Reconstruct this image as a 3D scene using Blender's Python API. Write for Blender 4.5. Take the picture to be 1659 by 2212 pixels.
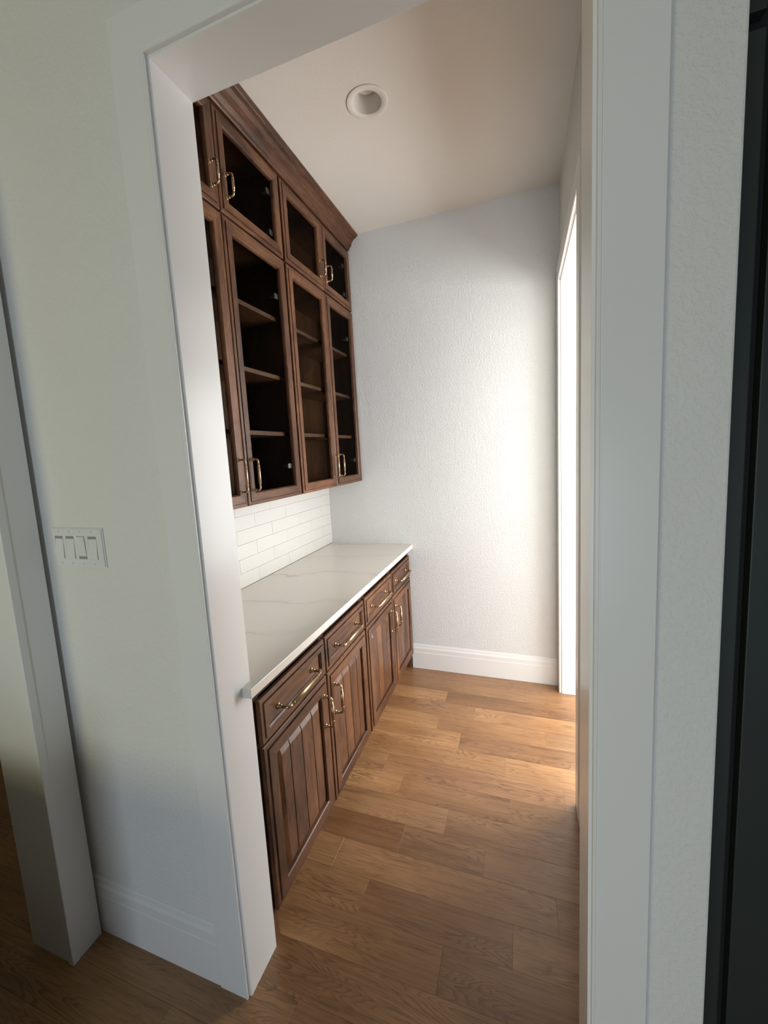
import bpy, bmesh, math, random
from mathutils import Vector, Matrix

for o in list(bpy.data.objects):
    bpy.data.objects.remove(o, do_unlink=True)
SC = bpy.context.scene
COL = SC.collection
random.seed(7)

# ------------------------------------------------------------------ camera
YAW, PITCH, ROLL, FPX = 0.3451, -0.1192, -0.0567, 882.04
CAMPOS = Vector((1.3675, -2.7242, 1.5640))
cy, sy = math.cos(YAW), math.sin(YAW)
cp, sp = math.cos(PITCH), math.sin(PITCH)
fwd = Vector((-sy*cp, cy*cp, sp))
rgt = Vector((cy, sy, 0))
upv = rgt.cross(fwd)
r2 = math.cos(ROLL)*rgt + math.sin(ROLL)*upv
u2 = -math.sin(ROLL)*rgt + math.cos(ROLL)*upv
cam = bpy.data.cameras.new('camera')
camo = bpy.data.objects.new('camera', cam)
COL.objects.link(camo)
camo.matrix_world = Matrix(((r2.x, u2.x, -fwd.x, CAMPOS.x), (r2.y, u2.y, -fwd.y, CAMPOS.y),
                            (r2.z, u2.z, -fwd.z, CAMPOS.z), (0, 0, 0, 1)))
cam.sensor_fit = 'VERTICAL'
cam.sensor_height = 36.0
cam.lens = 36.0*FPX/2212.0
cam.shift_x = 13.34/2212.0
cam.shift_y = -21.83/2212.0
cam.clip_start = 0.02
SC.camera = camo

# ------------------------------------------------------------------ world, lights, exposure
SC.view_settings.view_transform = 'Standard'
SC.view_settings.look = 'None'
SC.view_settings.gamma = 1.0
SC.view_settings.use_curve_mapping = False
SC.view_settings.exposure = 0.0
W = bpy.data.worlds.new('world')
SC.world = W
W.use_nodes = True
W.node_tree.nodes['Background'].inputs[0].default_value = (0.75, 0.87, 1.0, 1)
W.node_tree.nodes['Background'].inputs[1].default_value = 1.0


def area(name, loc, target, sx, sy_, power, colr):
    l = bpy.data.lights.new(name, 'AREA')
    l.shape = 'RECTANGLE'
    l.size, l.size_y = sx, sy_
    l.energy = power
    l.color = colr
    o = bpy.data.objects.new(name, l)
    COL.objects.link(o)
    o.location = loc
    o.rotation_euler = (Vector(target)-Vector(loc)).to_track_quat('-Z', 'Z').to_euler()
    return o


# daylight standing in the window openings (frames are built further down)
area('daylight_side_room', (3.60, 0.85, 1.35), (0, 0.85, 1.35), 2.3, 2.2, 262, (0.985, 0.985, 0.985))
area('daylight_side_room_near', (3.60, -1.55, 1.40), (0, -1.55, 1.40), 1.5, 2.2, 165, (0.985, 0.985, 0.99))
area('daylight_hall_window', (-0.9, -5.38, 1.40), (-0.9, 0, 1.40), 1.4, 1.0, 20, (1.0, 0.92, 0.44))
area('daylight_hall_glass_door', (1.35, -5.38, 0.85), (1.35, 0, 0.85), 0.8, 1.3, 33, (0.72, 0.86, 1.0))

# ------------------------------------------------------------------ node helpers / materials


class NT:
    def __init__(s, name):
        s.m = bpy.data.materials.new(name)
        s.m.use_nodes = True
        s.t = s.m.node_tree
        s.b = s.t.nodes['Principled BSDF']

    def n(s, typ, **kw):
        nd = s.t.nodes.new(typ)
        for k, v in kw.items():
            setattr(nd, k, v)
        return nd

    def l(s, a, b):
        s.t.links.new(a, b)

    def math(s, op, a, b=None, c=None):
        nd = s.n('ShaderNodeMath', operation=op)
        for i, v in enumerate((a, b, c)):
            if v is None:
                continue
            if isinstance(v, (int, float)):
                nd.inputs[i].default_value = v
            else:
                s.l(v, nd.inputs[i])
        return nd.outputs[0]

    def ramp(s, fac, stops, interp='LINEAR'):
        nd = s.n('ShaderNodeValToRGB')
        cr = nd.color_ramp
        cr.interpolation = interp
        while len(cr.elements) < len(stops):
            cr.elements.new(0.5)
        for e, (p, c) in zip(cr.elements, stops):
            e.position = p
            e.color = (*c, 1) if len(c) == 3 else c
        s.l(fac, nd.inputs[0])
        return nd.outputs[0]

    def mix(s, fac, a, b, mode='MIX'):
        nd = s.n('ShaderNodeMix', data_type='RGBA', blend_type=mode)
        for i, v in ((0, fac), (6, a), (7, b)):
            if isinstance(v, (int, float)):
                nd.inputs[i].default_value = v
            elif isinstance(v, tuple):
                nd.inputs[i].default_value = (*v, 1)
            else:
                s.l(v, nd.inputs[i])
        return nd.outputs[2]

    def bump(s, h, strength, dist, prev=None):
        nd = s.n('ShaderNodeBump')
        nd.inputs['Strength'].default_value = strength
        nd.inputs['Distance'].default_value = dist
        s.l(h, nd.inputs['Height'])
        if prev is not None:
            s.l(prev, nd.inputs['Normal'])
        return nd.outputs[0]

    def noise(s, vec, scale, detail=4, rough=0.55, dim='3D', w=None, dist=0.0):
        nd = s.n('ShaderNodeTexNoise', noise_dimensions=dim)
        nd.inputs['Scale'].default_value = scale
        nd.inputs['Detail'].default_value = detail
        nd.inputs['Roughness'].default_value = rough
        nd.inputs['Distortion'].default_value = dist
        s.l(vec, nd.inputs['Vector'])
        if w is not None:
            s.l(w, nd.inputs['W'])
        return nd.outputs[0]

    def pos(s, scale=(1, 1, 1)):
        tc = s.n('ShaderNodeTexCoord')
        mp = s.n('ShaderNodeMapping')
        mp.inputs['Scale'].default_value = scale
        s.l(tc.outputs['Object'], mp.inputs['Vector'])
        return mp.outputs[0]

    def rand(s, k=60.0):
        oi = s.n('ShaderNodeObjectInfo')
        return oi.outputs['Random'], s.math('MULTIPLY', oi.outputs['Random'], k)


def plain(name, c, rough=0.5, metal=0.0, spec=0.5):
    t = NT(name)
    t.b.inputs['Base Color'].default_value = (*c, 1)
    t.b.inputs['Roughness'].default_value = rough
    t.b.inputs['Metallic'].default_value = metal
    t.b.inputs['Specular IOR Level'].default_value = spec
    return t.m


def m_paint_wall(name, c, bump=0.5):
    t = NT(name)
    p = t.pos()
    big = t.noise(p, 95, 4, 0.6)
    blob = t.ramp(big, [(0.45, (0, 0, 0)), (0.62, (1, 1, 1))])
    fine = t.noise(p, 260, 2, 0.5)
    h = t.math('ADD', blob, t.math('MULTIPLY', fine, 0.5))
    col = t.mix(t.noise(p, 2.2, 3), tuple(x*0.97 for x in c), tuple(min(1, x*1.03) for x in c))
    t.l(col, t.b.inputs['Base Color'])
    t.l(t.bump(h, bump, 0.0019), t.b.inputs['Normal'])
    t.b.inputs['Roughness'].default_value = 0.6
    t.b.inputs['Specular IOR Level'].default_value = 0.35
    return t.m


def m_trim(name, c, rough=0.28):
    t = NT(name)
    p = t.pos()
    col = t.mix(t.noise(p, 6, 3), tuple(x*0.975 for x in c), c)
    t.l(col, t.b.inputs['Base Color'])
    t.l(t.bump(t.noise(p, 90, 3), 0.06, 0.001), t.b.inputs['Normal'])
    t.b.inputs['Roughness'].default_value = rough
    return t.m


def m_alder(name, axis, bright=1.0):
    """stained knotty alder; axis = grain direction"""
    t = NT(name)
    along, across = 1.1, 14.0
    sc = [across, across, across]
    sc['xyz'.index(axis)] = along
    sc2 = [5.5, 5.5, 5.5]
    sc2['xyz'.index(axis)] = 1.8
    r, w = t.rand(80)
    pv = t.pos(tuple(sc))
    pb = t.pos(tuple(sc2))
    fig = t.noise(pb, 1.5, 3, 0.55, '4D', w, 0.6)
    rings = t.math('FRACT', t.math('MULTIPLY', fig, 11.0))
    rings = t.math('ABSOLUTE', t.math('SUBTRACT', rings, 0.5))
    grain = t.noise(pv, 9, 5, 0.65, '4D', w)
    blotch = t.noise(pb, 1.25, 5, 0.62, '4D', w, 0.4)
    f = t.math('ADD', t.math('MULTIPLY', rings, 0.16), t.math('ADD', t.math('MULTIPLY', grain, 0.40), t.math('MULTIPLY', blotch, 0.68)))
    b = bright
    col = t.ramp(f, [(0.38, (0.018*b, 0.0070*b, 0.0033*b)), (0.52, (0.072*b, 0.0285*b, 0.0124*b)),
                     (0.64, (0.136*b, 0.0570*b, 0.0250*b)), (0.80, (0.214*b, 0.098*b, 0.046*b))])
    # knots
    vo = t.n('ShaderNodeTexVoronoi', voronoi_dimensions='4D')
    vo.inputs['Scale'].default_value = 1.15
    t.l(t.pos(tuple(3.2 if a == axis else 5.5 for a in 'xyz')), vo.inputs['Vector'])
    t.l(w, vo.inputs['W'])
    kn = t.ramp(vo.outputs['Distance'], [(0.035, (1, 1, 1)), (0.10, (0, 0, 0))])
    col = t.mix(t.math('MULTIPLY', kn, 0.75), col, (0.02, 0.009, 0.005))
    var = t.ramp(r, [(0, (0.82, 0.82, 0.82)), (1, (1.14, 1.12, 1.10))])
    col = t.mix(1.0, col, var, 'MULTIPLY')
    t.l(col, t.b.inputs['Base Color'])
    t.l(t.bump(grain, 0.12, 0.001), t.b.inputs['Normal'])
    t.b.inputs['Roughness'].default_value = 0.36
    t.b.inputs['Specular IOR Level'].default_value = 0.33
    t.b.inputs['Coat Weight'].default_value = 0.08
    t.b.inputs['Coat Roughness'].default_value = 0.22
    return t.m


def m_oak():
    t = NT('oak_floor')
    r, w = t.rand(90)
    pl = t.pos((1.0, 8.5, 1))
    fig = t.noise(pl, 1.45, 2.5, 0.50, '4D', w, 0.25)
    k = t.math('MULTIPLY', fig, 33.0)
    rings = t.math('FRACT', k)
    late = t.ramp(rings, [(0.0, (0.0, 0.0, 0.0)), (0.50, (0.12, 0.12, 0.12)), (0.86, (1, 1, 1)), (0.94, (0.9, 0.9, 0.9)), (1.0, (0.0, 0.0, 0.0))])
    soft = t.ramp(t.noise(t.pos((2.0, 6, 1)), 1.3, 3, 0.5, '4D', w), [(0.40, (0.05, 0.05, 0.05)), (0.62, (1, 1, 1))])
    late = t.math('MULTIPLY', late, soft)
    pores = t.noise(t.pos((7, 170, 1)), 2.0, 3, 0.6, '4D', w)
    fib = t.noise(t.pos((1.3, 44, 1)), 2.2, 6, 0.62, '4D', w, 0.3)
    blotch = t.noise(t.pos((1.4, 5, 1)), 1.2, 3, 0.5, '4D', w)
    base = t.ramp(blotch, [(0.30, (0.245, 0.124, 0.053)), (0.50, (0.345, 0.183, 0.082)), (0.72, (0.435, 0.248, 0.120))])
    streak = t.ramp(t.noise(t.pos((0.9, 7.5, 1)), 1.9, 4, 0.6, '4D', w, 0.8), [(0.56, (0, 0, 0)), (0.70, (1, 1, 1))])
    base = t.mix(t.math('MULTIPLY', streak, 0.55), base, (0.150, 0.072, 0.031))
    col = t.mix(t.math('MULTIPLY', late, 0.62), base, (0.105, 0.046, 0.018))
    col = t.mix(t.math('MULTIPLY', t.ramp(fib, [(0.46, (0, 0, 0)), (0.70, (1, 1, 1))]), 0.50), col, (0.13, 0.058, 0.023))
    col = t.mix(t.math('MULTIPLY', t.ramp(pores, [(0.54, (0, 0, 0)), (0.68, (1, 1, 1))]), 0.40), col, (0.09, 0.040, 0.016))
    vo = t.n('ShaderNodeTexVoronoi', voronoi_dimensions='4D')
    vo.inputs['Scale'].default_value = 1.0
    t.l(t.pos((3.0, 7.0, 1)), vo.inputs['Vector'])
    t.l(w, vo.inputs['W'])
    kn = t.ramp(vo.outputs['Distance'], [(0.03, (1, 1, 1)), (0.16, (0, 0, 0))])
    col = t.mix(t.math('MULTIPLY', kn, 0.8), col, (0.055, 0.026, 0.012))
    oc = t.n('ShaderNodeObjectInfo')
    col = t.mix(1.0, col, oc.outputs['Color'], 'MULTIPLY')
    t.l(col, t.b.inputs['Base Color'])
    t.l(t.bump(t.math('ADD', fib, t.math('MULTIPLY', late, -0.3)), 0.10, 0.0012), t.b.inputs['Normal'])
    t.b.inputs['Roughness'].default_value = 0.36
    t.b.inputs['Coat Weight'].default_value = 0.35
    t.b.inputs['Coat Roughness'].default_value = 0.25
    return t.m


def m_quartz():
    t = NT('veined_quartz')
    p = t.pos((1, 1, 1))
    warp = t.noise(p, 2.2, 4, 0.55)
    # long wandering veins running roughly along x
    sep = t.n('ShaderNodeSeparateXYZ')
    t.l(p, sep.inputs[0])
    yy = t.math('ADD', sep.outputs[1], t.math('MULTIPLY', warp, 0.55))
    yy = t.math('ADD', yy, t.math('MULTIPLY', sep.outputs[0], -0.25))
    fr = t.math('ABSOLUTE', t.math('SUBTRACT', t.math('FRACT', t.math('MULTIPLY', yy, 2.6)), 0.5))
    vein = t.ramp(fr, [(0.0, (1, 1, 1)), (0.010, (0.5, 0.5, 0.5)), (0.035, (0, 0, 0))])
    gate = t.ramp(t.noise(p, 3.1, 3), [(0.42, (0, 0, 0)), (0.60, (1, 1, 1))])
    vein = t.math('MULTIPLY', t.math('MULTIPLY', vein, gate), 0.55)
    haze = t.ramp(fr, [(0.0, (1, 1, 1)), (0.16, (0, 0, 0))])
    base = t.mix(t.math('MULTIPLY', haze, 0.28), (0.75, 0.715, 0.64), (0.63, 0.60, 0.54))
    speck = t.ramp(t.noise(p, 420, 1), [(0.70, (0, 0, 0)), (0.78, (1, 1, 1))])
    base = t.mix(t.math('MULTIPLY', speck, 0.08), base, (0.4, 0.38, 0.35))
    col = t.mix(vein, base, (0.28, 0.25, 0.22))
    t.l(col, t.b.inputs['Base Color'])
    t.b.inputs['Roughness'].default_value = 0.16
    return t.m


def m_added_glass():
    """thin low-reflection pane, added to door frames taken as open"""
    t = NT('added_pane_glass')
    tr = t.n('ShaderNodeBsdfTransparent')
    tr.inputs[0].default_value = (0.90, 0.92, 0.91, 1)
    gl = t.n('ShaderNodeBsdfGlossy')
    gl.inputs['Roughness'].default_value = 0.03
    lw = t.n('ShaderNodeFresnel')
    lw.inputs['IOR'].default_value = 1.025
    mx = t.n('ShaderNodeMixShader')
    t.l(lw.outputs[0], mx.inputs[0])
    t.l(tr.outputs[0], mx.inputs[1])
    t.l(gl.outputs[0], mx.inputs[2])
    t.l(mx.outputs[0], t.t.nodes['Material Output'].inputs['Surface'])
    return t.m


def m_brass():
    t = NT('champagne_bronze')
    p = t.pos()
    col = t.mix(t.noise(p, 30, 3), (0.42, 0.30, 0.175), (0.56, 0.42, 0.26))
    t.l(col, t.b.inputs['Base Color'])
    t.b.inputs['Metallic'].default_value = 1.0
    t.b.inputs['Roughness'].default_value = 0.30
    return t.m


def m_dark_green(name, c):
    t = NT(name)
    p = t.pos((1, 1, 0.2))
    col = t.mix(t.noise(p, 12, 3), tuple(x*0.85 for x in c), tuple(x*1.15 for x in c))
    t.l(col, t.b.inputs['Base Color'])
    t.b.inputs['Roughness'].default_value = 0.55
    return t.m


WALL = m_paint_wall('wall_paint', (0.75, 0.755, 0.745))
WALLF = m_paint_wall('wall_paint_front', (0.79, 0.78, 0.75), 0.36)
WALLD = m_paint_wall('hall_paint', (0.17, 0.175, 0.16), 0.12)  # unseen hall walls darkened to cut light bounced into the shade
WALLS = m_paint_wall('wall_paint_smooth', (0.70, 0.70, 0.67), 0.12)
CEIL = m_paint_wall('ceiling_paint', (0.77, 0.735, 0.675), 0.10)
TRIM = m_trim('trim_paint', (0.84, 0.83, 0.815))
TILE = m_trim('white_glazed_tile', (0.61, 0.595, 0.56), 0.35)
GROUT = plain('grout', (0.60, 0.58, 0.545), 0.8)
ALV = m_alder('alder_vertical', 'z', 0.92)
ALH = m_alder('alder_horizontal', 'y', 0.95)
ALS = m_alder('alder_shelf_shaded', 'y', 0.75)  # darker alder copy, shade under the shelves put into the colour
ALSHADE = m_alder('alder_shaded', 'z', 0.40)  # darkest alder copy, shade of interiors and door gaps put into the colour
OAK = m_oak()
OAKGAP = plain('floor_joint_dark', (0.09, 0.045, 0.022), 0.7)
QUARTZ = m_quartz()
ADDED_GLASS = m_added_glass()
BRASS = m_brass()
STEEL = plain('hinge_steel', (0.22, 0.215, 0.21), 0.4, 1.0)
PLAST = plain('white_plastic', (0.78, 0.78, 0.77), 0.32)
DARKPL = plain('slot_shadow_grey', (0.30, 0.30, 0.29), 0.6)
LAMPW = plain('lamp_white', (0.76, 0.73, 0.68), 0.5)
DGREEN = m_dark_green('dark_green_paint', (0.017, 0.024, 0.022))
BLACKG = plain('black_gap', (0.004, 0.004, 0.004), 0.8)

# ------------------------------------------------------------------ geometry helpers


def link(name, me, mat, parent=None, kind=None):
    o = bpy.data.objects.new(name, me)
    if mat is not None:
        for mm in (mat if isinstance(mat, (list, tuple)) else [mat]):
            me.materials.append(mm)
    COL.objects.link(o)
    if parent is not None:
        o.parent = parent
        o.matrix_parent_inverse = parent.matrix_world.inverted()
    if kind:
        o['kind'] = kind
    return o


def bm_box(bm, x0, x1, y0, y1, z0, z1, mi=0):
    v = [bm.verts.new(p) for p in ((x0, y0, z0), (x1, y0, z0), (x1, y1, z0), (x0, y1, z0),
                                   (x0, y0, z1), (x1, y0, z1), (x1, y1, z1), (x0, y1, z1))]
    for idx in ((3, 2, 1, 0), (4, 5, 6, 7), (0, 1, 5, 4), (1, 2, 6, 5), (2, 3, 7, 6), (3, 0, 4, 7)):
        f = bm.faces.new([v[i] for i in idx])
        f.material_index = mi


def finish(bm, name, mat, parent=None, kind=None, bevel=0.0, smooth=False, seg=2):
    me = bpy.data.meshes.new(name)
    bm.normal_update()
    if bevel:
        bmesh.ops.bevel(bm, geom=list(bm.edges), offset=bevel, segments=seg, affect='EDGES', profile=0.6)
    if smooth:
        for f in bm.faces:
            f.smooth = True
    bm.to_mesh(me)
    bm.free()
    return link(name, me, mat, parent, kind)


def boxes(name, lst, mat, parent=None, kind=None, bevel=0.0, seg=2):
    bm = bmesh.new()
    for b in lst:
        bm_box(bm, *b)
    return finish(bm, name, mat, parent, kind, bevel, seg=seg)


def prism(name, prof, axis, a0, a1, mat, parent=None, kind=None, bevel=0.0):
    """extrude closed 2-D profile along axis. prof coords are the other two axes in xyz order"""
    bm = bmesh.new()

    def P(p, a):
        c = list(p)
        c.insert('xyz'.index(axis), a)
        return c
    A = [bm.verts.new(P(p, a0)) for p in prof]
    B = [bm.verts.new(P(p, a1)) for p in prof]
    n = len(prof)
    for i in range(n):
        j = (i+1) % n
        bm.faces.new((A[i], A[j], B[j], B[i]))
    bm.faces.new(A[::-1])
    bm.faces.new(B)
    bmesh.ops.recalc_face_normals(bm, faces=bm.faces)
    return finish(bm, name, mat, parent, kind, bevel)


def tube(bm, pts, radii, n=10, mi=0):
    """sweep circle along 3-D points"""
    rings = []
    pts = [Vector(p) for p in pts]
    ref = None
    for i, p in enumerate(pts):
        a = pts[max(0, i-1)]
        b = pts[min(len(pts)-1, i+1)]
        d = (b-a).normalized()
        if ref is None:
            ref = Vector((0, 0, 1)) if abs(d.z) < 0.8 else Vector((0, 1, 0))
        u = (ref - d*ref.dot(d)).normalized()
        ref = u
        v = d.cross(u)
        rings.append([bm.verts.new(p+radii[i]*(math.cos(2*math.pi*k/n)*u+math.sin(2*math.pi*k/n)*v)) for k in range(n)])
    for i in range(len(rings)-1):
        for k in range(n):
            f = bm.faces.new((rings[i][k], rings[i][(k+1) % n], rings[i+1][(k+1) % n], rings[i+1][k]))
            f.material_index = mi
            f.smooth = True
    bm.faces.new(rings[0][::-1])
    bm.faces.new(rings[-1])


def lathe(bm, origin, prof, n=40, smooth=True):
    """prof: list of (radius, z) around vertical axis"""
    rings = []
    for r, z in prof:
        rings.append([bm.verts.new((origin[0]+r*math.cos(2*math.pi*k/n), origin[1]+r*math.sin(2*math.pi*k/n), origin[2]+z)) for k in range(n)])
    for i in range(len(rings)-1):
        for k in range(n):
            f = bm.faces.new((rings[i][k], rings[i][(k+1) % n], rings[i+1][(k+1) % n], rings[i+1][k]))
            f.smooth = smooth
    return rings


def thing(name, label, cat, loc, group=None):
    o = bpy.data.objects.new(name, None)
    COL.objects.link(o)
    o.location = loc
    o.empty_display_size = 0.1
    o['label'] = label
    o['category'] = cat
    if group:
        o['group'] = group
    bpy.context.view_layer.update()
    return o


def tag(o, label, cat, group=None):
    o['label'] = label
    o['category'] = cat
    if group:
        o['group'] = group
    return o


# ------------------------------------------------------------------ main dimensions (metres)
HC = 3.015          # ceiling
RW = 1.581          # pantry right wall face
YB = -1.787         # inner face of front wall
YW = -1.914         # hall face of front wall
YC = -1.926         # face of casing
JX, JR, HO = 0.596, 1.480, 2.464   # main opening
YD0, YD1, HD = -0.955, -0.090, 2.475   # side doorway in right wall
PX0, PY = -0.198, -2.022             # pier

# ------------------------------------------------------------------ floor of single planks
floor = boxes('floor', [(-2.75, 4.45, -5.45, 2.8, -0.06, -0.0035)], OAKGAP, kind='structure')
PW = 0.1252
known = {0: [0.871], 1: [0.30, 1.36], 2: [0.0, 0.890], 3: [0.20, 1.078], 4: [-0.10, 0.887, 1.462], 5: [0.15, 1.026],
         6: [0.42, 1.265], 7: [0.690, 1.52], 8: [0.105, 0.801, 1.292], 9: [0.22, 1.040], 10: [0.10, 0.882, 1.208],
         11: [0.655, 1.456], 12: [0.0, 0.811, 1.317], 13: [0.22, 1.110], 14: [0.50, 1.40], 15: [-0.12, 0.733],
         16: [0.38, 1.05], 17: [-0.05, 0.62, 1.30], 18: [0.2, 0.95]}
XMIN, XMAX = -2.7, 4.4
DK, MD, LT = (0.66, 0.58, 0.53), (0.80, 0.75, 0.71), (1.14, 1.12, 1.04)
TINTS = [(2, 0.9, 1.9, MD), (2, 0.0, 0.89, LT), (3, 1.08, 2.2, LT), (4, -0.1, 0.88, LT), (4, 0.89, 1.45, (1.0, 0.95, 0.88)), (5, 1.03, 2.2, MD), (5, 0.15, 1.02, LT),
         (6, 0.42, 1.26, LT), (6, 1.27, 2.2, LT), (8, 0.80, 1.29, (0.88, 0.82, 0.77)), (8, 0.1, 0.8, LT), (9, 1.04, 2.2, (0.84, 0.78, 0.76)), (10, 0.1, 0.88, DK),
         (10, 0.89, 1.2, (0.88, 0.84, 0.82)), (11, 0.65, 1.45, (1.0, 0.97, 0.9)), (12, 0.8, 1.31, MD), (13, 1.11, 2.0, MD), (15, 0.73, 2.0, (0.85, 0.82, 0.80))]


FARBM = bmesh.new()


def plank(x0, x1, y0, y1, far=False, tint=(1, 1, 1)):
    g = 0.00025
    dz = 0.0
    if far:
        bm_box(FARBM, x0+g, x1-g, y0+g, y1-g, -0.003, dz)
        return
    bm = bmesh.new()
    bm_box(bm, x0+g, x1-g, y0+g, y1-g, -0.003, dz)
    # eased top edges
    top = [e for e in bm.edges if all(abs(v.co.z-dz) < 1e-6 for v in e.verts)]
    bmesh.ops.bevel(bm, geom=top, offset=0.0002, segments=1, affect='EDGES')
    o = finish(bm, 'plank', OAK, floor)
    o.color = (*tint, 1)


for k in range(-22, 43):
    y1 = -k*PW
    y0 = y1-PW
    if k < 0 or k > 24:
        js = []
        step = (1.9, 2.8)
    else:
        js = list(known.get(k, []))
        step = (0.75, 1.45)
    if not js:
        js = [random.uniform(0.1, 1.1)]
    x = min(js)
    while x > XMIN+step[1]:
        x -= random.uniform(*step)
        js.append(x)
    x = max(js)
    while x < XMAX-step[1]:
        x += random.uniform(*step)
        js.append(x)
    js = sorted(js)
    xs = [XMIN]+[j for j in js if XMIN+0.2 < j < XMAX-0.2]+[XMAX]
    for a, b in zip(xs[:-1], xs[1:]):
        mx = (a+b)/2
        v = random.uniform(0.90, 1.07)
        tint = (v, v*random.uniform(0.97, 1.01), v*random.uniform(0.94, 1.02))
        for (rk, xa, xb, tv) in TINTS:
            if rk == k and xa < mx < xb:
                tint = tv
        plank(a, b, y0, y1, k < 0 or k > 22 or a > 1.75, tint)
finish(FARBM, 'plank_field', OAK, floor, 'stuff')

# ------------------------------------------------------------------ room shell
boxes('wall_left', [(-0.12, 0.0, YB, 0.0, 0, HC)], WALLS, kind='structure')
boxes('wall_back', [(-2.75, RW+0.10, 0.0, 0.12, 0, HC)], WALL, kind='structure')
boxes('wall_right', [(RW, RW+0.10, YD1, 0.0, 0, HC), (RW, RW+0.10, YB, YD0, 0, HC), (RW, RW+0.10, YD0, YD1, HD, HC)], WALLS, kind='structure')
boxes('wall_front', [(PX0, JX-0.012, YW, YB, 0, HC), (JR+0.012, RW+0.10, YW, YB, 0, HC), (JX-0.012, JR+0.012, YW, YB, HO+0.012, HC)],
      WALLF, kind='structure', bevel=0.004)
# ceiling with a round hole for the can light
LX, LY, LR = 0.775, -0.930, 0.064


def ceiling_with_hole():
    bm = bmesh.new()
    n = 48
    x0, x1, y0, y1 = -0.12, RW+0.10, YW, 0.12
    circ, rect = [], []
    for k in range(n):
        a = 2*math.pi*k/n
        dx, dy = math.cos(a), math.sin(a)
        circ.append(bm.verts.new((LX+LR*dx, LY+LR*dy, HC)))
        tx = ((x1-LX)/dx if dx > 1e-9 else ((x0-LX)/dx if dx < -1e-9 else 1e9))
        ty = ((y1-LY)/dy if dy > 1e-9 else ((y0-LY)/dy if dy < -1e-9 else 1e9))
        q = min(tx, ty)
        rect.append(bm.verts.new((LX+q*dx, LY+q*dy, HC)))
    for k in range(n):
        j = (k+1) % n
        bm.faces.new((circ[k], circ[j], rect[j], rect[k]))
    for (cx_, cy_) in ((x0, y0), (x1, y0), (x1, y1), (x0, y1)):
        # fill the corner triangle
        best = None
        for k in range(n):
            a, b = rect[k].co, rect[(k+1) % n].co
            onx = lambda p: abs(p.x-cx_) < 1e-6
            ony = lambda p: abs(p.y-cy_) < 1e-6
            if (onx(a) and ony(b)) or (ony(a) and onx(b)):
                best = k
        if best is not None:
            c = bm.verts.new((cx_, cy_, HC))
            bm.faces.new((rect[best], c, rect[(best+1) % n]))
    for f in bm.faces:
        if f.normal.z > 0:
            f.normal_flip()
    bm.normal_update()
    for f in bm.faces:
        if f.normal.z > 0:
            f.normal_flip()
    r = bmesh.ops.extrude_face_region(bm, geom=list(bm.faces))
    for v in [g for g in r['geom'] if isinstance(g, bmesh.types.BMVert)]:
        v.co.z += 0.10
    bmesh.ops.recalc_face_normals(bm, faces=bm.faces)
    return finish(bm, 'ceiling', CEIL, kind='structure')


ceiling_with_hole()

# the hall around the camera and the day-lit room beyond the side doorway
boxes('wall_pier', [(PX0, 0.0, PY, YW-0.017, 0, HC), (PX0, -0.035, YW-0.017, YW, 0, HC)], TRIM, kind='structure', bevel=0.0015)  # recess by the wall is shaped to make a dark shadow stripe
boxes('ceiling_hall', [(-2.75, 2.75, -5.5, YW, HC, HC+0.1), (-2.75, -0.12, YW, 0.12, HC, HC+0.1), (RW+0.1, 4.5, -1.35, 2.9, HC, HC+0.1),
                       (2.75, 4.5, -2.6, -1.35, HC, HC+0.1)], CEIL, kind='structure')
WX0, WX1, WZ0, WZ1 = -1.6, -0.2, 0.9, 1.9
GD0, GD1, GDT = 0.95, 1.75, 1.5
boxes('wall_hall_rear', [(-2.75, WX0, -5.5, -5.4, 0, HC), (GD1, 2.75, -5.5, -5.4, 0, HC), (WX1, GD0, -5.5, -5.4, 0, HC), (WX0, WX1, -5.5, -5.4, 0, WZ0),
                         (WX0, WX1, -5.5, -5.4, WZ1, HC), (GD0, GD1, -5.5, -5.4, GDT, HC), (GD0, GD1, -5.5, -5.4, 0, 0.2)], WALLD, kind='structure')
boxes('wall_hall_left', [(-2.75, -2.65, -5.4, 0.0, 0, HC)], WALLD, kind='structure')
boxes('wall_hall_right', [(2.6, 2.7, -5.4, -1.22, 0, HC)], WALLD, kind='structure')
boxes('wall_side_room', [(2.7, 4.5, -2.6, -2.5, 0, HC), (RW+0.1, 4.5, 2.8, 2.9, 0, HC), (RW, RW+0.1, 0.12, 2.8, 0, HC), (RW+0.1, 2.6, -1.32, -1.22, 0, HC)], WALLS, kind='structure')
SX = 3.62
SZ0, SZ1, FW = 0.25, 2.5, 0.05
boxes('wall_side_room_window', [(SX, SX+0.1, -2.5, -2.30, 0, HC), (SX, SX+0.1, -0.80, -0.30, 0, HC), (SX, SX+0.1, 2.00, 2.8, 0, HC),
                                (SX, SX+0.1, -2.30, -0.80, 0, SZ0), (SX, SX+0.1, -2.30, -0.80, SZ1, HC), (SX, SX+0.1, -0.30, 2.00, 0, SZ0), (SX, SX+0.1, -0.30, 2.00, SZ1, HC)], WALLS, kind='structure')
for nm, a, b in (('window_1', -2.30, -0.80), ('window_3', -0.30, 2.00)):
    boxes(nm, [(SX, SX+0.06, a, a+FW, SZ0, SZ1), (SX, SX+0.06, b-FW, b, SZ0, SZ1), (SX, SX+0.06, a+FW, b-FW, SZ0, SZ0+FW), (SX, SX+0.06, a+FW, b-FW, SZ1-FW, SZ1)], TRIM, kind='structure')
boxes('window_2', [(WX0, WX0+FW, -5.47, -5.40, WZ0, WZ1), (WX1-FW, WX1, -5.47, -5.40, WZ0, WZ1), (WX0+FW, WX1-FW, -5.47, -5.40, WZ0, WZ0+FW), (WX0+FW, WX1-FW, -5.47, -5.40, WZ1-FW, WZ1)], TRIM, kind='structure')

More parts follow.
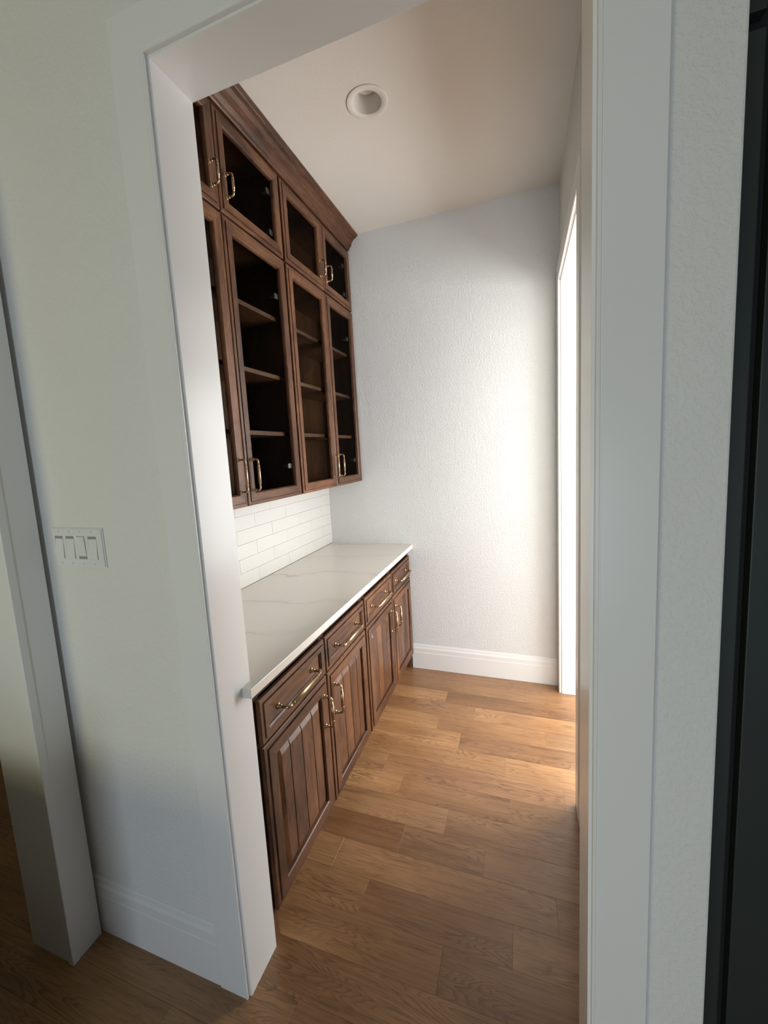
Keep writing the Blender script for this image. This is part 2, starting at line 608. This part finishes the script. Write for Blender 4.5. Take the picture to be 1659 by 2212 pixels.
# ------------------------------------------------------------------ trim
# main opening: jamb lining
boxes('trim_1', [(JX-0.011, JX, YW-0.0005, YB+0.0005, 0, HO+0.011), (JR, JR+0.011, YW-0.0005, YB+0.0005, 0, HO+0.011), (JX, JR, YW-0.0005, YB+0.0005, HO, HO+0.011)], TRIM, kind='structure')


def frame_sweep(name, path, prof, outward, parent=None, kind='structure', mat=TRIM):
    """mitred moulding on a plane. path: list of 3-D points; prof: (offset away from opening, height);
    outward: list of (dir3d per vertex as mitre vector); height dir appended"""
    bm = bmesh.new()
    rings = []
    for p, (m, h) in zip(path, outward):
        rings.append([bm.verts.new(Vector(p)+Vector(m)*a+Vector(h)*b) for a, b in prof])
    n = len(prof)
    for i in range(len(rings)-1):
        for k in range(n):
            j = (k+1) % n
            bm.faces.new((rings[i][k], rings[i][j], rings[i+1][j], rings[i+1][k]))
    bm.faces.new(rings[0][::-1])
    bm.faces.new(rings[-1])
    bmesh.ops.recalc_face_normals(bm, faces=bm.faces)
    return finish(bm, name, mat, parent, kind)


# casing profile: inner bead, small groove, flat board
CT = YW-YC
cprof = [(0.0060, -0.004), (0.0060, CT-0.002), (0.0068, CT-0.0005), (0.0085, CT), (0.0125, CT), (0.0135, CT-0.0018), (0.0150, CT-0.0018), (0.0160, CT-0.0008),
         (0.102, CT-0.0008), (0.106, CT-0.005), (0.106, -0.004)]
hd = (0, -1, 0)
frame_sweep('trim_2', [(JX, YW, 0), (JX, YW, HO), (JR, YW, HO), (JR, YW, 0)], cprof,
            [((-1, 0, 0), hd), ((-1, 0, 1), hd), ((1, 0, 1), hd), ((1, 0, 0), hd)])
# side doorway: jamb lining and casing on the pantry side
boxes('trim_3', [(RW-0.001, RW+0.10, YD1-0.010, YD1, 0, HD), (RW-0.001, RW+0.10, YD0, YD0+0.012, 0, HD), (RW-0.001, RW+0.10, YD0+0.012, YD1-0.010, HD-0.012, HD)], TRIM, kind='structure')
T3 = 0.018
dprof = [(0.0, -0.002), (0.0, T3-0.003), (0.003, T3), (0.080, T3), (0.0835, T3-0.003), (0.0835, -0.002)]
hx = (-1, 0, 0)
frame_sweep('trim_4', [(RW, YD0+0.006, 0), (RW, YD0+0.006, HD-0.004), (RW, YD1-0.006, HD-0.004), (RW, YD1-0.006, 0)], dprof,
            [((0, -1, 0), hx), ((0, -1, 1), hx), ((0, 1, 1), hx), ((0, 1, 0), hx)])
# pier: bead on its free corner
boxes('trim_5', [(-0.020, 0.003, PY-0.004, PY+0.018, 0, HC)], TRIM, kind='structure', bevel=0.003)
# baseboards
bprof = [(0.0, 0.0), (-0.015, 0.0), (-0.015, 0.120), (-0.013, 0.124), (-0.013, 0.150), (-0.008, 0.160), (-0.006, 0.172), (-0.003, 0.178), (0.0, 0.178)]
prism('baseboard_back', [(y, z) for y, z in bprof], 'x', 0.595, RW-0.019, TRIM, kind='structure')
prism('baseboard_front', [(YW+y*0.6, z*1.15) for y, z in bprof], 'x', -0.03, JX-0.106, TRIM, kind='structure')
prism('baseboard_right', [(RW+y, z) for y, z in bprof], 'y', YB, YD0-0.078, TRIM, kind='structure')

# ------------------------------------------------------------------ tiled backsplash
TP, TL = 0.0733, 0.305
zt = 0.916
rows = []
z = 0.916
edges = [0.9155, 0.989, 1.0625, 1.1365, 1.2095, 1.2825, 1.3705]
back = boxes('wall_backsplash', [(0.0, 0.004, YB, 0.0, 0.9145, 1.3705)], GROUT, kind='structure')
tile_cache = {}
for i in range(len(edges)-1):
    z0, z1 = edges[i], edges[i+1]
    off = -0.910 if i % 2 == 0 else -1.063
    if i == 5:
        off = -1.063
    js = [off+TL*k for k in range(-8, 8)]
    cuts = [YB]+[j for j in js if YB+0.01 < j < -0.01]+[0.0]
    for a, b in zip(cuts[:-1], cuts[1:]):
        g = 0.0005
        key = (round(b-a, 4), round(z1-z0, 4))
        if key not in tile_cache:
            bm = bmesh.new()
            bm_box(bm, 0.0035, 0.0095, g, b-a-g, g, z1-z0-g)
            bmesh.ops.bevel(bm, geom=[e for e in bm.edges if all(v.co.x > 0.009 for v in e.verts)], offset=0.0005, segments=1, affect='EDGES')
            me = bpy.data.meshes.new('tile')
            bm.to_mesh(me)
            bm.free()
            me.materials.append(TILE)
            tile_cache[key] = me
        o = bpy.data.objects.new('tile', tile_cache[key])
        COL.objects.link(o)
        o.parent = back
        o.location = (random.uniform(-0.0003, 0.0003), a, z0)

# ------------------------------------------------------------------ pulls


def pull(name, L, axis, base, parent, proj=0.034, s=1.0):
    """bar pull: base = foot of the lower/nearer post on the face (x out)"""
    bm = bmesh.new()
    ax = Vector((0, 1, 0)) if axis == 'y' else Vector((0, 0, 1))
    ox = Vector((1, 0, 0))
    b = Vector(base)
    r = 0.0042*s
    for q, sgn in ((b, 1), (b+ax*L, -1)):
        tube(bm, [q, q+ox*0.0025, q+ox*0.004, q+ox*0.006, q+ox*0.010, q+ox*0.0125, q+ox*0.0150],
             [0.0085*s, 0.0088*s, 0.0075*s, 0.0050*s, 0.0050*s, 0.0062*s, 0.0045*s], 12)
    R = 0.011
    pts, rad = [], []
    pts.append(b+ox*0.012)
    pts.append(b+ox*(proj-R))
    for k in range(1, 5):
        a = k*math.pi/8
        pts.append(b+ox*(proj-R+R*math.sin(a))+ax*(R-R*math.cos(a)))
    e = 0.026 if L > 0.1 else 0.018
    pts += [b+ox*proj+ax*e]
    rad = [r]*len(pts)
    # collar and grip
    for d, rr in ((0.0006, 0.0056), (0.003, 0.0056), (0.0036, 0.0049), (0.005, 0.0049), (0.0056, 0.0060)):
        pts.append(b+ox*proj+ax*(e+d))
        rad.append(rr*s)
    for d, rr in ((0.0056, 0.0060), (0.005, 0.0049), (0.0036, 0.0049), (0.003, 0.0056), (0.0006, 0.0056), (0.0, 0.0042)):
        pts.append(b+ox*proj+ax*(L-e-d))
        rad.append(rr*s)
    for k in range(4, 0, -1):
        a = k*math.pi/8
        pts.append(b+ax*L+ox*(proj-R+R*math.sin(a))-ax*(R-R*math.cos(a)))
        rad.append(r)
    pts += [b+ax*L+ox*(proj-R), b+ax*L+ox*0.012]
    rad += [r, r]
    tube(bm, pts, rad, 12)
    o = finish(bm, name, BRASS, parent)
    return o


def frame_door(name, y0, y1, z0, z1, xb, prof, parent, mats=(ALV, ALH)):
    """mitred frame in the plane x = xb (back), prof (inset from outer edge, height)"""
    bm = bmesh.new()
    rings = []
    for d, h in prof:
        rings.append([bm.verts.new((xb+h, yy, zz)) for yy, zz in ((y0+d, z0+d), (y1-d, z0+d), (y1-d, z1-d), (y0+d, z1-d))])
    for i in range(len(rings)-1):
        for k in range(4):
            j = (k+1) % 4
            f = bm.faces.new((rings[i][k], rings[i][j], rings[i+1][j], rings[i+1][k]))
            f.material_index = 1 if k in (0, 2) else 0
    # back closing ring
    for k in range(4):
        j = (k+1) % 4
        f = bm.faces.new((rings[-1][k], rings[-1][j], rings[0][j], rings[0][k]))
        f.material_index = 1 if k in (0, 2) else 0
    bmesh.ops.recalc_face_normals(bm, faces=bm.faces)
    return finish(bm, name, list(mats), parent)


# ------------------------------------------------------------------ base cabinets
XF = 0.590     # face frame plane
XD = 0.610     # door face
DT = XD-XF-0.001
ZC = 0.8845    # underside of countertop
base_prof = [(0.0, 0.0), (0.0, DT-0.0075), (0.003, DT-0.0045), (0.0165, DT-0.004), (0.0180, DT-0.0085), (0.0200, DT-0.0085), (0.0215, DT), (0.0585, DT),
             (0.0605, DT-0.0015), (0.0620, DT-0.004), (0.0625, DT-0.0135), (0.0625, 0.0)]
drw_prof = [(0.0, 0.0), (0.0, DT-0.0075), (0.003, DT-0.0045), (0.0145, DT-0.004), (0.0155, DT-0.0075), (0.0170, DT-0.0075), (0.0185, DT), (0.036, DT),
            (0.038, DT-0.002), (0.042, DT-0.005), (0.046, DT-0.011), (0.046, 0.0)]


def panel_board(parent, ya, yb, c, e, first, last):
    """one board of the raised, grooved door panel; its outer ends slope back into the frame"""
    hE, hF, bv, g = DT-0.0125, DT-0.0030, 0.027, 0.0008
    ys = [ya if first else ya+g] + ([ya+bv] if first else [ya+g+0.0018]) + ([yb-bv] if last else [yb-g-0.0018]) + [yb if last else yb-g]
    zs = [c, c+bv, e-bv, e]
    bm = bmesh.new()
    X0 = XF+0.001

    def H(i, j):
        h = hF
        if j in (0, 3):
            h = hE
        if (first and i == 0) or (last and i == 3):
            h = hE
        elif i in (0, 3):
            h = min(h, hF-0.0022)
        return h
    V = [[bm.verts.new((X0+H(i, j), ys[i], zs[j])) for j in range(4)] for i in range(4)]
    for i in range(3):
        for j in range(3):
            bm.faces.new((V[i][j], V[i+1][j], V[i+1][j+1], V[i][j+1]))
    ring = [V[i][0] for i in range(4)] + [V[3][j] for j in range(1, 4)] + [V[i][3] for i in (2, 1, 0)] + [V[0][j] for j in (2, 1)]
    low = [bm.verts.new((X0, v.co.y, v.co.z)) for v in ring]
    m = len(ring)
    for k in range(m):
        bm.faces.new((ring[k], low[k], low[(k+1) % m], ring[(k+1) % m]))
    bmesh.ops.recalc_face_normals(bm, faces=bm.faces)
    return finish(bm, 'panel_board', ALV, parent)


def base_door(cab, y0, y1, z0, z1, pull_y):
    d = frame_door('door', y0, y1, z0, z1, XF+0.001, base_prof, cab)
    a, b = y0+0.0615, y1-0.0615
    c, e = z0+0.0615, z1-0.0615
    n = 4
    for i in range(n):
        panel_board(d, a+i*(b-a)/n, a+(i+1)*(b-a)/n, c, e, i == 0, i == n-1)
    boxes('panel_backing', [(XF+0.0008, XF+0.002, a, b, c, e)], BLACKG, d)
    pull('handle', 0.126, 'z', (XD-0.0015, pull_y, 0.4885), d, s=1.1)


def base_drawer(cab, y0, y1, z0, z1):
    d = frame_door('drawer', y0, y1, z0, z1, XF+0.001, drw_prof, cab, (ALH, ALH))
    boxes('drawer_panel', [(XF+0.001, XF+0.001+DT-0.010, y0+0.044, y1-0.044, z0+0.044, z1-0.044)], ALH, d)
    L = 0.226
    pull('handle', L, 'y', (XF+0.001+DT-0.010, (y0+y1)/2-L/2, 0.7565+0.003), d, proj=0.042, s=1.25)


def base_cabinet(label, y0, y1, doors, near_leg, far_leg):
    t = thing('base_cabinet', label, 'cabinet', (0.30, (y0+y1)/2, 0), 'base cabinets under the pantry counter')
    lst = [(0.002, XF-0.02, y0, y0+0.018, 0.10, ZC), (0.002, XF-0.02, y1-0.018, y1, 0.10, ZC), (0.002, XF-0.02, y0, y1, 0.10, 0.118),
           (0.002, 0.012, y0, y1, 0.118, ZC), (0.012, XF-0.02, y0+0.018, y1-0.018, ZC-0.02, ZC)]
    boxes('body', lst, ALSHADE, t)
    # face frame
    mid = (doors[0][1]+doors[1][0])/2
    ff = [(XF-0.02, XF, y0, y0+0.035, 0.105, ZC), (XF-0.02, XF, y1-0.035, y1, 0.105, ZC), (XF-0.02, XF, mid-0.02, mid+0.02, 0.105, ZC)]
    for a, b in ((y0+0.035, mid-0.02), (mid+0.02, y1-0.035)):
        ff += [(XF-0.02, XF, a, b, ZC-0.04, ZC), (XF-0.02, XF, a, b, 0.665, 0.705), (XF-0.02, XF, a, b, 0.105, 0.14)]
    boxes('face_frame', ff, ALSHADE, t)
    boxes('toe_kick', [(0.515, 0.535, y0, y1, 0.0, 0.105)], ALH, t)
    if near_leg:
        boxes('end_leg', [(0.535, XF-0.001, y0, y0+0.032, 0.0, 0.105)], ALV, t)
    if far_leg:
        boxes('end_leg', [(0.535, XF-0.001, y1-0.020, y1, 0.0, 0.105)], ALV, t)
    for i, (a, b) in enumerate(doors):
        base_drawer(t, a, b, 0.690, 0.838)
        base_door(t, a, b, 0.114, 0.683, (b-0.038) if i == 0 else (a+0.046))
    return t


base_cabinet('dark stained base cabinet beside the white door jamb, under the counter', YB+0.001, -0.8945,
             [(-1.769, -1.339), (-1.331, -0.903)], True, False)
base_cabinet('dark stained base cabinet against the far white wall, under the counter', -0.8935, -0.001,
             [(-0.887, -0.449), (-0.441, -0.025)], False, True)

# ------------------------------------------------------------------ countertop
CD = 0.627
prof = [(0.0105, -0.0005), (0.0105, YB+0.0005), (JX+0.0005, YB+0.0005), (JX+0.0005, -1.826), (CD, -1.826), (CD, -0.0005)]
ct = prism('countertop', prof, 'z', 0.885, 0.914, QUARTZ, bevel=0.0012)
tag(ct, 'pale veined stone countertop running along the tiled wall', 'countertop')

# ------------------------------------------------------------------ upper cabinets
UF, UD_ = 0.266, 0.286
UT = UD_-UF-0.001
up_prof = [(0.0, 0.0), (0.0, UT-0.006), (0.003, UT-0.0035), (0.0145, UT-0.003), (0.0155, UT-0.0065), (0.0170, UT-0.0065), (0.0185, UT), (0.0485, UT),
           (0.0510, UT-0.0025), (0.0530, UT-0.006), (0.0540, UT-0.013), (0.0540, 0.0)]


def hinge(d, y, z):
    boxes('hinge', [(UF-0.010, UF+0.001, y-0.030, y-0.004, z-0.012, z+0.012), (UF-0.026, UF-0.006, y-0.012, y+0.008, z-0.005, z+0.005),
                    (UF-0.036, UF-0.026, y-0.020, y+0.006, z-0.0035, z+0.0035)], STEEL, d, bevel=0.002)


def added_pane_door(cab, y0, y1, z0, z1, pull_y, pz, pl, hinge_side, hz):
    d = frame_door('door', y0, y1, z0, z1, UF+0.001, up_prof, cab)
    boxes('added_pane', [(UF+0.0035, UF+0.0065, y0+0.0525, y1-0.0525, z0+0.0525, z1-0.0525)], ADDED_GLASS, d)  # added, nearly invisible pane; the door frame was taken to be empty
    pull('handle', pl, 'z', (UD_-0.0015, pull_y, pz), d)
    for zz in hz:
        yy = y1-0.052 if hinge_side > 0 else y0+0.090
        hinge(d, yy, zz)


def upper_cabinet(name, label, y0, y1, z0, z1, doors, dz, shelves, pz, pl, hz, group):
    t = thing(name, label, 'cabinet', (0.13, (y0+y1)/2, z0), group)
    T = 0.018
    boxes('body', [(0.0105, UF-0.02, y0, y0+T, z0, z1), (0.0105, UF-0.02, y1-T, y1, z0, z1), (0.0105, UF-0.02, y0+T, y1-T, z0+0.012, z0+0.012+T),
                   (0.0105, UF-0.02, y0+T, y1-T, z1-T, z1), (0.0105, 0.016, y0+T, y1-T, z0+0.012+T, z1-T)], ALSHADE, t)
    s = 0.030
    mid = (doors[0][1]+doors[1][0])/2
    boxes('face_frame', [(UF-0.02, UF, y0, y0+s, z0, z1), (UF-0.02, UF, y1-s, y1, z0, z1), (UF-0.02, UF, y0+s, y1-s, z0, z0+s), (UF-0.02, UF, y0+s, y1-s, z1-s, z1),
                         (UF-0.02, UF, mid-0.018, mid+0.018, z0+s, z1-s)], ALSHADE, t)
    for zz in shelves:
        boxes('shelf', [(0.0165, UF-0.024, y0+T+0.001, y1-T-0.001, zz-0.019, zz)], ALS, t, bevel=0.001)
    for i, (a, b) in enumerate(doors):
        added_pane_door(t, a, b, dz[0], dz[1], (b-0.040) if i == 0 else (a+0.041), pz, pl, -1 if i == 0 else 1, hz)
    return t


ZB, ZM, ZT = 1.371, 2.5195, 2.945
NEAR = [(-1.742, -1.3085), (-1.3045, -0.862)]
FAR = [(-0.846, -0.404-0.0225), (-0.4235, -0.012)]
SH = [1.694, 1.967, 2.245]
g1, g2 = 'tall wall cabinets with added door panes', 'small top cabinets with added door panes'
upper_cabinet('wall_cabinet', 'tall dark wood wall cabinet with added door panes nearest the white door jamb', YB+0.001, -0.8545, ZB, ZM, NEAR, (1.373, 2.515), SH, 1.436, 0.131, (1.525, 2.335), g1)
upper_cabinet('wall_cabinet', 'tall dark wood wall cabinet with added door panes against the far white wall', -0.8535, -0.001, ZB, ZM, FAR, (1.373, 2.515), SH, 1.436, 0.131, (1.525, 2.335), g1)
upper_cabinet('top_cabinet', 'small dark wood top cabinet with added door panes nearest the header, under the crown moulding', YB+0.001, -0.8545, ZM+0.001, ZT, NEAR, (2.526, 2.905), [], 2.592, 0.083, (2.62, 2.80), g2)
upper_cabinet('top_cabinet', 'small dark wood top cabinet with added door panes at the far wall, under the crown moulding', -0.8535, -0.001, ZM+0.001, ZT, FAR, (2.526, 2.905), [], 2.592, 0.083, (2.62, 2.80), g2)

crown = [(0.0105, ZT+0.001), (UF, ZT+0.001), (UF, 2.921), (UF+0.016, 2.921), (UF+0.020, 2.926), (UF+0.024, 2.936), (UF+0.032, 2.944), (UF+0.036, 2.950), (UF+0.040, 2.962), (UF+0.047, 2.976),
         (UF+0.060, 2.988), (UF+0.074, 2.994), (UF+0.078, 2.998), (UF+0.084, 3.002), (UF+0.086, 3.008), (UF+0.084, HC-0.0005), (0.0105, HC-0.0005)]
crown = [(0.0105, ZT+0.001)] + [(UF+0.0005, ZT+0.001)] + crown[2:]
cm = prism('crown_moulding', crown, 'y', YB+0.001, -0.001, ALH)
tag(cm, 'dark wood crown moulding along the top of the wall cabinets', 'moulding')

# ------------------------------------------------------------------ recessed can light
cl = thing('recessed_light', 'white round recessed can light in the pantry ceiling', 'light', (LX, LY, HC))
bm = bmesh.new()
lathe(bm, (LX, LY, HC), [(0.0580, 0.004), (0.0590, -0.0005), (0.0605, -0.0022), (0.084, -0.0030), (0.0870, -0.0022), (0.0875, -0.0003), (0.0615, -0.0003)], 56)
finish(bm, 'trim_ring', LAMPW, cl)
bm = bmesh.new()
lathe(bm, (LX, LY, HC), [(0.0585, 0.000), (0.0575, 0.004), (0.0500, 0.050), (0.046, 0.068), (0.045, 0.070)], 56)
finish(bm, 'baffle', LAMPW, cl)
bm = bmesh.new()
lathe(bm, (LX, LY, HC), [(0.0462, 0.0705), (0.044, 0.062), (0.035, 0.055), (0.020, 0.0515), (0.0004, 0.0505)], 56)
finish(bm, 'diffuser', LAMPW, cl)

# ------------------------------------------------------------------ four-gang light switch
SX0, SX1, SZ_0, SZ_1 = 0.040, 0.248, 1.2825, 1.3975
sw = thing('light_switch', 'white four-gang rocker light switch on the hall wall', 'switch', ((SX0+SX1)/2, YW, (SZ_0+SZ_1)/2))
bm = bmesh.new()
bm_box(bm, SX0, SX1, YW-0.0065, YW-0.0002, SZ_0, SZ_1)
bmesh.ops.bevel(bm, geom=[e for e in bm.edges if all(v.co.y < YW-0.005 for v in e.verts)], offset=0.003, segments=2, affect='EDGES')
plate = finish(bm, 'cover_plate', PLAST, sw)
zc = (SZ_0+SZ_1)/2
for i in range(4):
    xc = (SX0+SX1)/2-0.006+(i-1.5)*0.046
    boxes('rocker_gap', [(xc-0.0168, xc+0.0168, YW-0.0068, YW-0.006, zc-0.0336, zc+0.0336)], DARKPL, plate)
    bm = bmesh.new()
    bm_box(bm, xc-0.0162, xc+0.0162, YW-0.0085, YW-0.006, zc-0.0330, zc+0.0325)
    tilt = 1 if i != 2 else -1
    for v in bm.verts:
        if v.co.y < YW-0.008:
            v.co.y -= tilt*0.0022*(v.co.z-zc)/0.033*-1
    finish(bm, 'rocker', PLAST, sw, bevel=0.0008)
    for zz in (zc+0.0475, zc-0.0475):
        bm = bmesh.new()
        tube(bm, [(xc, YW-0.006, zz), (xc, YW-0.0074, zz)], [0.0032, 0.0028], 12)
        sc_ = finish(bm, 'screw', PLAST, sw)
        boxes('screw_slot', [(xc-0.0004, xc+0.0004, YW-0.0077, YW-0.0070, zz-0.0024, zz+0.0024)], DARKPL, sc_)

# ------------------------------------------------------------------ dark green tall cabinet beyond the wall end
GX0, GX1, GY0, GY1 = RW+0.102, 2.28, -1.885, -1.325
tc = thing('tall_cabinet', 'dark green tall cabinet just beyond the textured wall end', 'cabinet', ((GX0+GX1)/2, (GY0+GY1)/2, 0))
boxes('body', [(GX0, GX1, GY0+0.021, GY1, 0.0, 2.75)], BLACKG, tc)
boxes('stile', [(GX0, GX0+0.030, GY0, GY0+0.02, 0.0, 2.152)], DGREEN, tc, bevel=0.0015)
boxes('stile', [(GX0, GX0+0.030, GY0, GY0+0.02, 2.176, 2.75)], DGREEN, tc, bevel=0.0015)
boxes('door', [(GX0+0.044, GX1-0.04, GY0, GY0+0.02, 0.10, 2.152)], DGREEN, tc, bevel=0.002)
boxes('door', [(GX0+0.044, GX1-0.04, GY0, GY0+0.02, 2.176, 2.74)], DGREEN, tc, bevel=0.002)  # upper door added to keep the shadowed area above the lower door dark
boxes('stile', [(GX1-0.030, GX1, GY0, GY0+0.02, 0.0, 2.75)], DGREEN, tc, bevel=0.0015)
boxes('plinth', [(GX0+0.044, GX1-0.04, GY0+0.004, GY0+0.02, 0.0, 0.092)], DGREEN, tc)

# ------------------------------------------------------------------ low dark cabinet added out of view behind the viewer to shade the hall wall's foot
IX0, IX1, IY0, IY1 = -1.75, 0.34, -3.30, -2.50
il = thing('added_shade_cabinet', 'low dark green cabinet with pale top, added out of view to shade the hall wall', 'cabinet', ((IX0+IX1)/2, (IY0+IY1)/2, 0))
boxes('body', [(IX0+0.03, IX1-0.03, IY0+0.03, IY1-0.03, 0.0, 0.735)], DGREEN, il, bevel=0.002)
boxes('worktop', [(IX0, IX1, IY0, IY1, 0.736, 0.766)], QUARTZ, il, bevel=0.002)
for k in range(4):
    xa = IX0+0.05+k*(IX1-IX0-0.10)/4
    xb = xa+(IX1-IX0-0.10)/4-0.01
    boxes('door', [(xa, xb, IY1-0.029, IY1-0.012, 0.10, 0.72)], DGREEN, il, bevel=0.002)
